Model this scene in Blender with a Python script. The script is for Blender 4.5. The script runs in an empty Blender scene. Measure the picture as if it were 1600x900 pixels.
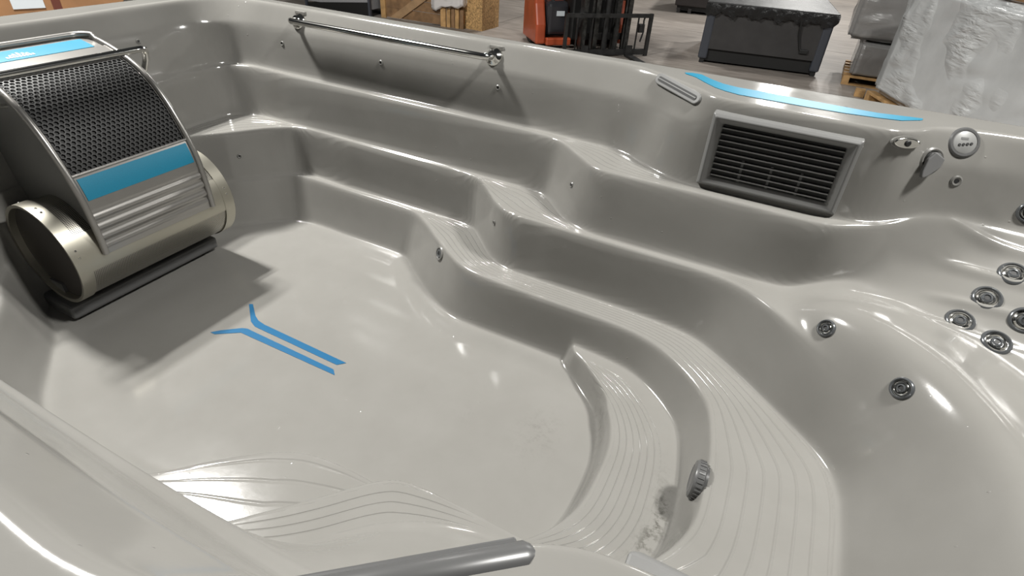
import bpy, bmesh, math, random
import numpy as np
from mathutils import Matrix, Vector, noise as mnoise
random.seed(4)
scene = bpy.context.scene
COL = scene.collection

# ------------------------------------------------------------------ camera
# metres; origin = floor of the tub under the camera, x along the tub, y across it, z up
CAM_H = 1.65
FPX = 886.02
YAW, TILT, ROLL = math.radians(25.7227), math.radians(54.9315), math.radians(3.5342)


def cam_rot():
    ca, sa, cb, sb, cc, sc = (math.cos(YAW), math.sin(YAW), math.cos(TILT), math.sin(TILT), math.cos(ROLL), math.sin(ROLL))
    Rz = np.array([[ca, sa, 0], [-sa, ca, 0], [0, 0, 1]])
    Rx = np.array([[1, 0, 0], [0, cb, sb], [0, -sb, cb]])
    Rr = np.array([[cc, sc, 0], [-sc, cc, 0], [0, 0, 1]])
    return Rr @ Rx @ Rz


RC = cam_rot()
cam_data = bpy.data.cameras.new('camera')
cam_data.sensor_fit = 'HORIZONTAL'
cam_data.sensor_width = 36.0
cam_data.lens = FPX / 1600 * 36.0
cam_data.clip_start = 0.02
cam = bpy.data.objects.new('camera', cam_data)
COL.objects.link(cam)
M = Matrix([list(r) for r in RC.T]).to_4x4()
M.translation = (0, 0, CAM_H)
cam.matrix_world = M
scene.camera = cam


def ray(u, v):
    return RC.T @ np.array([(u - 800) / FPX, -(v - 450) / FPX, -1.0])


def at_z(u, v, z):
    d = ray(u, v)
    return np.array([0, 0, CAM_H]) + d * ((z - CAM_H) / d[2])


def at_y(u, v, y):
    d = ray(u, v)
    return np.array([0, 0, CAM_H]) + d * (y / d[1])


# ------------------------------------------------------------------ light
world = bpy.data.worlds.new('warehouse_air')
scene.world = world
world.use_nodes = True
bg = world.node_tree.nodes['Background']
bg.inputs[0].default_value = (0.92, 0.97, 1.0, 1)
bg.inputs[1].default_value = 0.035


def high_bay(x, y, z, watts, spread=None):
    for s in (-1, 1):
        l = bpy.data.lights.new('high_bay_tube', 'AREA')
        l.shape = 'RECTANGLE'
        l.size = 0.16
        l.size_y = 0.55
        l.energy = watts / 2
        l.color = (1.0, 0.985, 0.945)
        o = bpy.data.objects.new('high_bay_tube', l)
        COL.objects.link(o)
        o.location = (x + s * 0.17, y, z)


high_bay(-4.85, 1.75, 5.2, 1330)
high_bay(2.1, 2.0, 5.0, 660)
high_bay(-5.1, 10.5, 5.6, 420)
high_bay(-1.0, 21.5, 5.5, 900)
high_bay(0.4, 14.5, 5.6, 700)
high_bay(8.5, 9.5, 5.6, 700)

scene.view_settings.view_transform = 'Standard'
scene.view_settings.look = 'None'
scene.view_settings.gamma = 1.0
scene.view_settings.use_curve_mapping = False
scene.view_settings.exposure = -0.55

# ------------------------------------------------------------------ helpers


def mat(name, color, rough=0.5, metal=0.0, spec=0.5, bump=None, var=None, coat=0.0):
    """principled material; bump=(scale, strength, distance), var=(scale, amount) colour mottling"""
    m = bpy.data.materials.new(name)
    m.use_nodes = True
    nt = m.node_tree
    p = nt.nodes['Principled BSDF']
    p.inputs['Base Color'].default_value = (*color, 1)
    p.inputs['Roughness'].default_value = rough
    p.inputs['Metallic'].default_value = metal
    p.inputs['Specular IOR Level'].default_value = spec
    p.inputs['Coat Weight'].default_value = coat
    tc = nt.nodes.new('ShaderNodeTexCoord')
    if var:
        n = nt.nodes.new('ShaderNodeTexNoise')
        n.inputs['Scale'].default_value = var[0]
        n.inputs['Detail'].default_value = 6
        nt.links.new(tc.outputs['Object'], n.inputs['Vector'])
        r = nt.nodes.new('ShaderNodeValToRGB')
        a = var[1]
        r.color_ramp.elements[0].position = 0.3
        r.color_ramp.elements[1].position = 0.7
        r.color_ramp.elements[0].color = (*[c * (1 - a) for c in color], 1)
        r.color_ramp.elements[1].color = (*[min(1, c * (1 + a)) for c in color], 1)
        nt.links.new(n.outputs['Fac'], r.inputs['Fac'])
        nt.links.new(r.outputs['Color'], p.inputs['Base Color'])
    if bump:
        n2 = nt.nodes.new('ShaderNodeTexNoise')
        n2.inputs['Scale'].default_value = bump[0]
        n2.inputs['Detail'].default_value = 4
        nt.links.new(tc.outputs['Object'], n2.inputs['Vector'])
        b = nt.nodes.new('ShaderNodeBump')
        b.inputs['Strength'].default_value = bump[1]
        b.inputs['Distance'].default_value = bump[2]
        nt.links.new(n2.outputs['Fac'], b.inputs['Height'])
        nt.links.new(b.outputs['Normal'], p.inputs['Normal'])
    return m


ORG = {}


def tag(o, label=None, cat=None, group=None, kind=None):
    if label: o['label'] = label
    if cat: o['category'] = cat
    if group: o['group'] = group
    if kind: o['kind'] = kind
    return o


def empty(name, loc, label, cat, group=None):
    o = bpy.data.objects.new(name, None)
    o.empty_display_size = 0.1
    COL.objects.link(o)
    o.location = loc
    ORG[o] = Vector(loc)
    return tag(o, label, cat, group)


def link_mesh(name, me, m, parent):
    o = bpy.data.objects.new(name, me)
    COL.objects.link(o)
    if m: me.materials.append(m)
    if parent is not None:
        org = ORG[parent]
        me.transform(Matrix.Translation(-org))
        o.parent = parent
        ORG[o] = org
    else:
        ORG[o] = Vector((0, 0, 0))
    return o


class MB:
    """collects shapes in world coordinates"""

    def __init__(s):
        s.v = []
        s.f = []

    def add(s, vs, fs):
        b = len(s.v)
        s.v += [tuple(map(float, p)) for p in vs]
        s.f += [tuple(i + b for i in q) for q in fs]
        return s

    def box(s, lo, hi, T=None):
        vs = [(x, y, z) for x in (lo[0], hi[0]) for y in (lo[1], hi[1]) for z in (lo[2], hi[2])]
        if T: vs = [T(p) for p in vs]
        return s.add(vs, [(0, 1, 3, 2), (4, 6, 7, 5), (0, 4, 5, 1), (2, 3, 7, 6), (0, 2, 6, 4), (1, 5, 7, 3)])

    def tube(s, pts, r, n=12, caps=True):
        P = [Vector(p) for p in pts]
        rs = r if isinstance(r, (list, tuple)) else [r] * len(P)
        rings = []
        up = None
        for i, p in enumerate(P):
            a = P[max(0, i - 1)]
            b = P[min(len(P) - 1, i + 1)]
            t = (b - a).normalized()
            if up is None:
                up = t.orthogonal().normalized()
            up = (up - t * up.dot(t)).normalized()
            w = t.cross(up)
            rings.append([p + (up * math.cos(2 * math.pi * k / n) + w * math.sin(2 * math.pi * k / n)) * rs[i] for k in range(n)])
        vs = [q for g in rings for q in g]
        fs = []
        for i in range(len(P) - 1):
            for k in range(n):
                fs.append((i * n + k, i * n + (k + 1) % n, (i + 1) * n + (k + 1) % n, (i + 1) * n + k))
        if caps:
            fs.append(tuple(range(n - 1, -1, -1)))
            fs.append(tuple((len(P) - 1) * n + k for k in range(n)))
        return s.add(vs, fs)

    def lathe(s, prof, pos, axis, n=32, caps=True):
        """prof: list of (radius, height along axis)"""
        ax = Vector(axis).normalized()
        u = ax.orthogonal().normalized()
        w = ax.cross(u)
        pos = Vector(pos)
        vs = []
        for r, h in prof:
            for k in range(n):
                a = 2 * math.pi * k / n
                vs.append(pos + ax * h + (u * math.cos(a) + w * math.sin(a)) * max(r, 1e-5))
        fs = []
        for i in range(len(prof) - 1):
            for k in range(n):
                fs.append((i * n + k, i * n + (k + 1) % n, (i + 1) * n + (k + 1) % n, (i + 1) * n + k))
        if caps and prof[0][0] > 1e-4: fs.append(tuple(range(n - 1, -1, -1)))
        if caps and prof[-1][0] > 1e-4: fs.append(tuple((len(prof) - 1) * n + k for k in range(n)))
        return s.add(vs, fs)

    def slab(s, outline, normal, depth):
        """polygon (3d points) extruded along normal by depth"""
        nv = Vector(normal).normalized() * depth
        a = [Vector(p) for p in outline]
        b = [p + nv for p in a]
        n = len(a)
        fs = [tuple(range(n - 1, -1, -1)), tuple(range(n, 2 * n))]
        fs += [(k, (k + 1) % n, n + (k + 1) % n, n + k) for k in range(n)]
        return s.add(a + b, fs)

    def build(s, name, m, parent=None, smooth=False, bevel=0.0, seg=2, fix=True):
        me = bpy.data.meshes.new(name)
        me.from_pydata(s.v, [], s.f)
        bm = bmesh.new()
        bm.from_mesh(me)
        if bevel > 0:
            bmesh.ops.bevel(bm, geom=[e for e in bm.edges if len(e.link_faces) == 2 and e.calc_face_angle(0) > 0.5], offset=bevel, segments=seg, profile=0.5, affect='EDGES', clamp_overlap=True)
        if fix:
            bmesh.ops.recalc_face_normals(bm, faces=bm.faces)
        bm.to_mesh(me)
        bm.free()
        if smooth:
            for p in me.polygons: p.use_smooth = True
            me.set_sharp_from_angle(angle=math.radians(40))
        me.update()
        return link_mesh(name, me, m, parent)


def catmull(pts, step=0.03, closed=True):
    P = [np.array(p, float) for p in pts]
    n = len(P)
    out = []
    rng = range(n) if closed else range(n - 1)
    for i in rng:
        if closed:
            p0, p1, p2, p3 = P[i - 1], P[i], P[(i + 1) % n], P[(i + 2) % n]
        else:
            p0, p1, p2, p3 = P[max(i - 1, 0)], P[i], P[i + 1], P[min(i + 2, n - 1)]
        d1 = max(np.linalg.norm(p1 - p0), 1e-4) ** .5
        d2 = max(np.linalg.norm(p2 - p1), 1e-4) ** .5
        d3 = max(np.linalg.norm(p3 - p2), 1e-4) ** .5
        m1 = (p2 - p1) / d2 - (p2 - p0) / (d1 + d2) + (p1 - p0) / d1
        m2 = (p3 - p2) / d3 - (p3 - p1) / (d2 + d3) + (p2 - p1) / d2
        m1 = m1 * d2
        m2 = m2 * d2
        k = max(1, int(np.linalg.norm(p2 - p1) / step))
        for j in range(k):
            t = j / k
            out.append((2 * t**3 - 3 * t**2 + 1) * p1 + (t**3 - 2 * t**2 + t) * m1 + (-2 * t**3 + 3 * t**2) * p2 + (t**3 - t**2) * m2)
    if not closed: out.append(P[-1])
    return np.array(out)


# ------------------------------------------------------------------ materials
m_chrome = mat('chrome', (0.72, 0.71, 0.68), 0.12, 1.0)
m_dark = mat('dark_grey_plastic', (0.035, 0.035, 0.036), 0.35)
m_black = mat('black', (0.006, 0.006, 0.006), 0.6)
m_greyp = mat('grey_plastic', (0.15, 0.15, 0.147), 0.38, bump=(900, 0.15, 0.001))
m_greyd = mat('slate_grey_plastic', (0.085, 0.085, 0.085), 0.3)
m_silver = mat('brushed_silver', (0.30, 0.29, 0.275), 0.3, 0.75, bump=(700, 0.08, 0.0005))
m_steel = mat('stainless_sheet', (0.42, 0.40, 0.34), 0.38, 0.9, bump=(60, 0.05, 0.001))
m_blue = mat('blue_vinyl', (0.006, 0.165, 0.27), 0.4, var=(300, 0.08))
m_bluef = mat('blue_floor_tile', (0.004, 0.085, 0.19), 0.3)
m_white = mat('white_print', (0.5, 0.54, 0.57), 0.5)
m_jetgrey = mat('jet_smoke_grey', (0.10, 0.105, 0.11), 0.18, 0.4)
m_fit = mat('shell_grey_fitting', (0.15, 0.147, 0.138), 0.3)

# gelcoat of the tub: grey-beige, glossy, shallow anti-slip grooves from the tread coordinate, dirt marks


def gelcoat():
    m = bpy.data.materials.new('gelcoat')
    m.use_nodes = True
    nt = m.node_tree
    N = nt.nodes
    L = nt.links
    p = N['Principled BSDF']
    p.inputs['Roughness'].default_value = 0.16
    p.inputs['Specular IOR Level'].default_value = 0.5

    def attr(n):
        a = N.new('ShaderNodeAttribute')
        a.attribute_name = n
        return a.outputs['Fac']

    def mth(op, a, b=None):
        q = N.new('ShaderNodeMath')
        q.operation = op
        for i, x in enumerate((a, b)):
            if x is None: continue
            if isinstance(x, (int, float)): q.inputs[i].default_value = x
            else: L.new(x, q.inputs[i])
        return q.outputs[0]
    tc = N.new('ShaderNodeTexCoord')

    def nz(scale, detail=5, rough=0.6):
        n = N.new('ShaderNodeTexNoise')
        n.inputs['Scale'].default_value = scale
        n.inputs['Detail'].default_value = detail
        n.inputs['Roughness'].default_value = rough
        L.new(tc.outputs['Object'], n.inputs['Vector'])
        return n.outputs['Fac']
    rib = attr('rib')
    ribm = attr('ribm')
    dirt = attr('dirt')
    # grooves: narrow valley once per unit of rib
    fr = mth('FRACT', rib)
    d = mth('ABSOLUTE', mth('SUBTRACT', fr, 0.5))
    g = N.new('ShaderNodeMapRange')
    g.interpolation_type = 'SMOOTHSTEP'
    L.new(d, g.inputs['Value'])
    g.inputs['From Min'].default_value = 0.0
    g.inputs['From Max'].default_value = 0.13
    g.inputs['To Min'].default_value = 0.0
    g.inputs['To Max'].default_value = 1.0
    h = mth('MULTIPLY', mth('SUBTRACT', g.outputs[0], 1.0), ribm)
    b = N.new('ShaderNodeBump')
    b.inputs['Strength'].default_value = 0.55
    b.inputs['Distance'].default_value = 0.004
    L.new(h, b.inputs['Height'])
    # orange peel of the gelcoat
    b2 = N.new('ShaderNodeBump')
    b2.inputs['Strength'].default_value = 0.05
    b2.inputs['Distance'].default_value = 0.002
    L.new(nz(55, 2), b2.inputs['Height'])
    L.new(b.outputs['Normal'], b2.inputs['Normal'])
    vo = N.new('ShaderNodeTexVoronoi')
    vo.inputs['Scale'].default_value = 16
    mp = N.new('ShaderNodeMapping')
    mp.inputs['Scale'].default_value = (1.0, 1.7, 1.0)
    mp.inputs['Rotation'].default_value = (0, 0, 0.5)
    L.new(tc.outputs['Object'], mp.inputs['Vector'])
    L.new(mp.outputs['Vector'], vo.inputs['Vector'])
    dr = N.new('ShaderNodeMapRange')
    dr.interpolation_type = 'SMOOTHSTEP'
    dr.inputs['From Min'].default_value = 0.03
    dr.inputs['From Max'].default_value = 0.075
    dr.inputs['To Min'].default_value = 1.0
    dr.inputs['To Max'].default_value = 0.0
    L.new(vo.outputs['Distance'], dr.inputs['Value'])
    gate = N.new('ShaderNodeMapRange')
    gate.inputs['From Min'].default_value = 0.52
    gate.inputs['From Max'].default_value = 0.60
    L.new(nz(2.6, 3), gate.inputs['Value'])
    b3 = N.new('ShaderNodeBump')
    b3.inputs['Strength'].default_value = 0.5
    b3.inputs['Distance'].default_value = 0.0025
    L.new(mth('MULTIPLY', dr.outputs[0], gate.outputs[0]), b3.inputs['Height'])
    L.new(b2.outputs['Normal'], b3.inputs['Normal'])
    L.new(b3.outputs['Normal'], p.inputs['Normal'])
    # colour
    r = N.new('ShaderNodeValToRGB')
    r.color_ramp.elements[0].position = 0.35
    r.color_ramp.elements[1].position = 0.65
    r.color_ramp.elements[0].color = (0.192, 0.187, 0.174, 1)
    r.color_ramp.elements[1].color = (0.206, 0.201, 0.188, 1)
    L.new(nz(4, 8), r.inputs['Fac'])
    mx = N.new('ShaderNodeMix')
    mx.data_type = 'RGBA'
    mx.inputs['B'].default_value = (0.045, 0.042, 0.034, 1)
    spots = N.new('ShaderNodeMapRange')
    spots.inputs['From Min'].default_value = 0.48
    spots.inputs['From Max'].default_value = 0.62
    L.new(nz(38, 9, 0.7), spots.inputs['Value'])
    L.new(mth('MULTIPLY', spots.outputs[0], dirt), mx.inputs['Factor'])
    L.new(r.outputs['Color'], mx.inputs['A'])
    L.new(mx.outputs['Result'], p.inputs['Base Color'])
    # dried water film: patchy gloss
    rr = N.new('ShaderNodeMapRange')
    rr.inputs['To Min'].default_value = 0.07
    rr.inputs['To Max'].default_value = 0.17
    L.new(nz(9, 7), rr.inputs['Value'])
    L.new(rr.outputs[0], p.inputs['Roughness'])
    return m


m_gel = gelcoat()

# ------------------------------------------------------------------ warehouse floor
FLOOR_Z = -0.38


def concrete():
    m = mat('concrete', (0.235, 0.208, 0.185), 0.55, var=(0.9, 0.22), bump=(40, 0.1, 0.003))
    nt = m.node_tree
    p = nt.nodes['Principled BSDF']
    src = p.inputs['Base Color'].links[0].from_socket
    tc = nt.nodes.new('ShaderNodeTexCoord')
    w = nt.nodes.new('ShaderNodeTexNoise')
    w.inputs['Scale'].default_value = 6
    w.inputs['Detail'].default_value = 8
    mp = nt.nodes.new('ShaderNodeMapping')
    mp.inputs['Scale'].default_value = (0.4, 2.2, 1)
    mp.inputs['Rotation'].default_value = (0, 0, 0.5)
    nt.links.new(tc.outputs['Object'], mp.inputs['Vector'])
    nt.links.new(mp.outputs['Vector'], w.inputs['Vector'])
    mx = nt.nodes.new('ShaderNodeMix')
    mx.data_type = 'RGBA'
    mx.blend_type = 'MULTIPLY'
    mx.inputs['Factor'].default_value = 0.7
    r = nt.nodes.new('ShaderNodeValToRGB')
    r.color_ramp.elements[0].position = 0.35
    r.color_ramp.elements[0].color = (0.62, 0.6, 0.58, 1)
    r.color_ramp.elements[1].position = 0.6
    r.color_ramp.elements[1].color = (1, 1, 1, 1)
    nt.links.new(w.outputs['Fac'], r.inputs['Fac'])
    nt.links.new(src, mx.inputs['A'])
    nt.links.new(r.outputs['Color'], mx.inputs['B'])
    nt.links.new(mx.outputs['Result'], p.inputs['Base Color'])
    return m


mf = concrete()
fl = MB()
# slabs separated by narrow saw-cut joints, one mesh
XS = [-40, -12.3, -5.42, 1.6, 8.6, 30]
YS = [-14, -4.6, 3.6, 11.9, 20, 45]
for i in range(5):
    for j in range(5):
        fl.box((XS[i] + 0.006, YS[j] + 0.006, FLOOR_Z - 0.2), (XS[i + 1] - 0.006, YS[j + 1] - 0.006, FLOOR_Z))
floor = fl.build('floor', mf)
tag(floor, kind='structure')
m_wall = mat('painted_steel_wall', (.42, .42, .40), .6, var=(.6, .1))
for nm, lo, hi in (('wall_back', (-40, 45, FLOOR_Z), (30, 45.2, 7)), ('wall_front', (-40, -14.2, FLOOR_Z), (30, -14, 7)), ('wall_left', (-40.2, -14.2, FLOOR_Z), (-40, 45.2, 7)), ('wall_right', (30, -14.2, FLOOR_Z), (30.2, 45.2, 7))):
    tag(MB().box(lo, hi).build(nm, m_wall), kind='structure')

# ------------------------------------------------------------------ the tub shell: plan contours (x, y) at their levels
Z_A, Z_B, Z_C, Z_K, Z_R, Z_D = 0.27, 0.53, 0.785, 0.985, 1.10, 0.115
K0 = [(-2.42, 2.0), (-2.30, 2.05), (-2.0, 2.055), (-1.70, 2.055), (-1.62, 2.045), (-1.50, 1.955), (-1.30, 1.82), (-1.141, 1.745), (-1.016, 1.735), (-.665, 1.735), (-.45, 1.72), (-.28, 1.68), (-.15, 1.575), (-.045, 1.42), (.0, 1.2), (.0, 1.05), (-.045, .92), (-.15, .83), (-.34, .785), (-.6, .785), (-.9, .785), (-1.05, .765), (-1.14, .715), (-1.25, .61), (-1.36, .51), (-1.47, .455), (-1.6, .44), (-1.95, .46), (-2.12, .52), (-2.35, .68), (-2.5, .78), (-2.65, .83), (-2.72, .92), (-2.74, 1.1), (-2.74, 1.4), (-2.73, 1.6), (-2.68, 1.72), (-2.55, 1.87)]
K1 = [(-2.39, 2.108), (-2.0, 2.112), (-1.68, 2.114), (-1.59, 2.103), (-1.48, 2.04), (-1.36, 1.95), (-1.236, 1.864), (-1.14, 1.81), (-1.036, 1.783), (-.8, 1.768), (-.3, 1.751), (-.142, 1.685), (.005, 1.547), (.059, 1.387), (.083, 1.184), (.075, 1.024), (-.0, .88), (-.12, .79), (-.3, .745), (-.5, .735), (-.754, .73), (-.86, .728), (-.975, .71), (-1.061, .668), (-1.19, .557), (-1.28, .462), (-1.365, .405), (-1.48, .388), (-1.7, .388), (-1.95, .39), (-2.2, .45), (-2.45, .65), (-2.62, .74), (-2.74, .85), (-2.775, 1.05), (-2.78, 1.4), (-2.77, 1.62), (-2.70, 1.76), (-2.58, 1.92), (-2.48, 2.05)]
K1b = [(-2.40, 2.148), (-2.0, 2.152), (-1.6, 2.153), (-1.335, 2.15), (-1.25, 2.13), (-1.18, 2.07), (-1.05, 1.95), (-.95, 1.905), (-.8, 1.895), (-.325, 1.882), (-.11, 1.853), (.0, 1.79), (.13, 1.693), (.384, 1.461), (.43, 1.36), (.443, 1.087), (.44, .85), (.38, .72), (.25, .67), (0, .66), (-.25, .66), (-.45, .66), (-.56, .652), (-.63, .615), (-.70, .535), (-.79, .435), (-.87, .37), (-.97, .345), (-1.2, .35), (-1.6, .355), (-1.95, .362), (-2.23, .43), (-2.48, .63), (-2.64, .72), (-2.75, .84), (-2.785, 1.05), (-2.79, 1.4), (-2.78, 1.62), (-2.71, 1.77), (-2.59, 1.93), (-2.495, 2.06)]
K2 = [(-2.76, 1.66), (-2.71, 1.76), (-2.60, 1.95), (-2.5, 2.09), (-2.40, 2.15), (-2.3, 2.157), (-2.0, 2.158), (-1.5, 2.158), (-1.32, 2.155), (-1.24, 2.12), (-1.15, 2.04), (-1.07, 1.974), (-1.0, 1.925), (-.931, 1.905), (-.8, 1.905), (-.38, 1.907), (-.1, 1.90), (.02, 1.868), (.13, 1.79), (.32, 1.64), (.465, 1.535), (.565, 1.385), (.61, 1.13), (.625, .967), (.61, .8), (.55, .69), (.42, .64), (.2, .635), (-.222, .642), (-.42, .643), (-.495, .639), (-.559, .629), (-.604, .598), (-.682, .509), (-.773, .408), (-.837, .345), (-.93, .325), (-1.17, .325), (-1.57, .33), (-1.95, .34), (-2.25, .4), (-2.5, .6), (-2.66, .70), (-2.76, .83), (-2.795, 1.05), (-2.80, 1.4), (-2.79, 1.58)]
K2b = [(-2.835, 1.70), (-2.845, 1.85), (-2.85, 1.97), (-2.83, 2.1), (-2.74, 2.18), (-2.6, 2.203), (-2.45, 2.2), (-2.0, 2.197), (-1.4, 2.193), (-.99, 2.184), (-.906, 2.165), (-.865, 2.132), (-.75, 2.02), (-.638, 1.96), (-.5, 1.948), (-.2, 1.95), (0, 1.955), (.2, 1.975), (.45, 1.985), (.7, 1.89), (.95, 1.78), (1.12, 1.65), (1.23, 1.45), (1.27, 1.255), (1.25, 1.0), (1.15, .7), (.95, .52), (.6, .48), (.2, .55), (-.05, .59), (-.3, .595), (-.42, .56), (-.52, .5), (-.62, .4), (-.7, .345), (-.8, .315), (-1.2, .305), (-1.57, .31), (-1.95, .32), (-2.28, .38), (-2.54, .58), (-2.69, .69), (-2.79, .82), (-2.82, 1.05), (-2.825, 1.4), (-2.825, 1.6)]
K3 = [(-2.865, 1.8), (-2.89, 2.0), (-2.86, 2.15), (-2.75, 2.215), (-2.55, 2.215), (-2.45, 2.212), (-2.0, 2.209), (-1.2, 2.205), (-.97, 2.2), (-.88, 2.185), (-.755, 2.09), (-.66, 2.01), (-.589, 1.985), (-.45, 1.985), (-.1, 1.995), (.189, 1.99), (.3, 2.03), (.48, 2.13), (.7, 2.17), (1.0, 2.12), (1.25, 1.95), (1.36, 1.6), (1.38, 1.255), (1.36, .9), (1.25, .55), (1.0, .4), (.7, .36), (.4, .42), (.15, .45), (-.05, .45), (-.15, .42), (-.28, .34), (-.4, .29), (-.55, .28), (-.7, .28), (-1.2, .28), (-1.6, .285), (-1.95, .295), (-2.3, .35), (-2.58, .56), (-2.73, .68), (-2.82, .81), (-2.85, 1.05), (-2.855, 1.4), (-2.855, 1.6)]
K3b = [(-2.88, 1.8), (-2.905, 2.02), (-2.87, 2.19), (-2.75, 2.245), (-2.55, 2.255), (-2.2, 2.255), (-1.0, 2.256), (-.75, 2.238), (-.647, 2.235), (-.558, 2.20), (-.46, 2.13), (-.378, 2.087), (-.282, 2.065), (0, 2.055), (.2, 2.055), (.3, 2.07), (.48, 2.15), (.7, 2.19), (1.02, 2.14), (1.27, 1.96), (1.375, 1.6), (1.395, 1.255), (1.375, .9), (1.27, .53), (1.02, .38), (.7, .34), (.4, .36), (.15, .38), (-.02, .385), (-.1, .37), (-.17, .33), (-.26, .275), (-.36, .255), (-.7, .25), (-1.2, .255), (-1.95, .27), (-2.33, .32), (-2.6, .54), (-2.745, .67), (-2.835, .81), (-2.865, 1.05), (-2.87, 1.4), (-2.87, 1.6)]
K4 = [(-2.91, 1.5), (-2.93, 1.75), (-2.94, 2.1), (-2.86, 2.24), (-2.7, 2.28), (-2.5, 2.28), (-2.35, 2.275), (-.9, 2.27), (-.65, 2.26), (-.5, 2.2), (-.4, 2.12), (-.28, 2.075), (0, 2.062), (.2, 2.062), (.3, 2.08), (.45, 2.17), (.7, 2.23), (1.1, 2.2), (1.35, 2.0), (1.45, 1.6), (1.47, 1.255), (1.45, .9), (1.35, .5), (1.1, .3), (.7, .27), (.4, .335), (.15, .365), (-.02, .365), (-.1, .35), (-.17, .31), (-.26, .235), (-.36, .19), (-.5, .175), (-1.2, .18), (-1.95, .20), (-2.36, .25), (-2.64, .5), (-2.8, .66), (-2.88, .81), (-2.90, 1.05), (-2.905, 1.3)]
K5 = [(-2.96, 1.5), (-2.99, 1.8), (-2.98, 2.2), (-2.89, 2.31), (-2.7, 2.335), (-2.2, 2.335), (-.9, 2.335), (-.64, 2.33), (-.5, 2.26), (-.354, 2.165), (-.272, 2.10), (-.15, 2.08), (0, 2.077), (.22, 2.077), (.32, 2.1), (.4, 2.2), (.5, 2.25), (.7, 2.27), (1.15, 2.25), (1.4, 2.05), (1.52, 1.6), (1.54, 1.255), (1.52, .9), (1.4, .45), (1.15, .26), (.7, .24), (.4, .31), (.15, .345), (-.016, .346), (-.069, .336), (-.13, .306), (-.214, .244), (-.289, .178), (-.36, .12), (-.48, .085), (-.7, .085), (-1.2, .09), (-1.95, .1), (-2.4, .16), (-2.7, .42), (-2.86, .62), (-2.93, .8), (-2.95, 1.05), (-2.955, 1.3)]
DF = [(-.575, 1.735), (-.464, 1.65), (-.33, 1.514), (-.272, 1.307), (-.268, 1.104), (-.30, .98), (-.37, .88), (-.47, .80), (-.6, .6), (-.6, .2), (0, .15), (.8, .2), (.9, 1.2), (.8, 2.3), (0, 2.4), (-.5, 2.3), (-.6, 1.95)]
DN = [(-.545, 1.74), (-.422, 1.605), (-.295, 1.47), (-.238, 1.34), (-.226, 1.183), (-.235, 1.049), (-.274, .95), (-.34, .86), (-.43, .77), (-.56, .58), (-.56, .22), (0, .18), (.78, .23), (.87, 1.2), (.77, 2.27), (0, 2.37), (-.48, 2.27), (-.57, 1.95)]

GX0, GX1, GY0, GY1 = -3.15, 1.75, -0.05, 2.43
CS = 0.01
nx = int(round((GX1 - GX0) / CS)) + 1
ny = int(round((GY1 - GY0) / CS)) + 1
cx = np.linspace(GX0, GX1, nx).astype(np.float32)
cy = np.linspace(GY0, GY1, ny).astype(np.float32)
PX, PY = np.meshgrid(cx, cy, indexing='ij')


def sdf(pts):
    C = catmull(pts, 0.025).astype(np.float32)
    D2 = np.full(PX.shape, 1e9, np.float32)
    ins = np.zeros(PX.shape, bool)
    n = len(C)
    for i in range(n):
        a = C[i]
        b = C[(i + 1) % n]
        e = b - a
        L2 = float(e @ e)
        if L2 < 1e-12: continue
        wx = PX - a[0]
        wy = PY - a[1]
        t = np.clip((wx * e[0] + wy * e[1]) / L2, 0, 1)
        dx = wx - e[0] * t
        dy = wy - e[1] * t
        np.minimum(D2, dx * dx + dy * dy, out=D2)
        if a[1] != b[1]:
            rows = (cy >= min(a[1], b[1])) & (cy < max(a[1], b[1]))
            if rows.any():
                xi = a[0] + (cy[rows] - a[1]) * e[0] / e[1]
                ins[:, rows] ^= cx[:, None] < xi[None, :]
    d = np.sqrt(D2)
    d[ins] *= -1
    return d


def up2(a):
    o = np.empty((a.shape[0] * 2 - 1, a.shape[1]), np.float32)
    o[0::2] = a
    o[1::2] = (a[:-1] + a[1:]) / 2
    q = np.empty((o.shape[0], a.shape[1] * 2 - 1), np.float32)
    q[:, 0::2] = o
    q[:, 1::2] = (o[:, :-1] + o[:, 1:]) / 2
    return q


def blur(a, sig):
    r = max(1, int(3 * sig))
    k = np.exp(-0.5 * (np.arange(-r, r + 1) / sig) ** 2)
    k /= k.sum()
    p = np.pad(a, r, mode='edge').astype(np.float64)
    o = sum(k[i] * p[i:i + a.shape[0], :] for i in range(2 * r + 1))
    return sum(k[i] * o[:, i:i + a.shape[1]] for i in range(2 * r + 1))


S = {n: up2(sdf(c)) for n, c in dict(K0=K0, K1=K1, K1b=K1b, K2=K2, K2b=K2b, K3=K3, K3b=K3b, K4=K4, K5=K5, DF=DF, DN=DN).items()}
FX = np.linspace(GX0, GX1, nx * 2 - 1)
FY = np.linspace(GY0, GY1, ny * 2 - 1)
HX, HY = np.meshgrid(FX, FY, indexing='ij')


def smin(a, b, k):
    h = np.clip(0.5 + 0.5 * (b - a) / k, 0, 1)
    return b + (a - b) * h - k * h * (1 - h)


def smax(a, b, k):
    return -smin(-a, -b, k)


def ramp(sb, sn, h, kb, kn):
    t = sb / np.maximum(sb - sn, 0.012)
    z = h * np.clip(t, -6, 7)
    return smin(smax(z, 0, kb), h, kn)


zD = ramp(-S['DF'], -S['DN'], Z_D, 0.02, 0.014)
z = smax(zD, ramp(S['K0'], S['K1'], Z_A, 0.03, 0.016), 0.010)
cove = ramp(S['K0'] + 0.085, S['K0'] + 0.035, 0.022, 0.016, 0.012)
z = z + cove * np.clip(1 - z / 0.12, 0, 1)
z = z + ramp(S['K1b'], S['K2'], Z_B - Z_A, 0.02, 0.016)
z = z + ramp(S['K2b'], S['K3'], Z_C - Z_B, 0.02, 0.016)
z = z + ramp(S['K3b'], S['K4'], Z_K - Z_C, 0.035, 0.012)
z = z + ramp(S['K4'], S['K5'], Z_R - Z_K, 0.012, 0.016)
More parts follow.
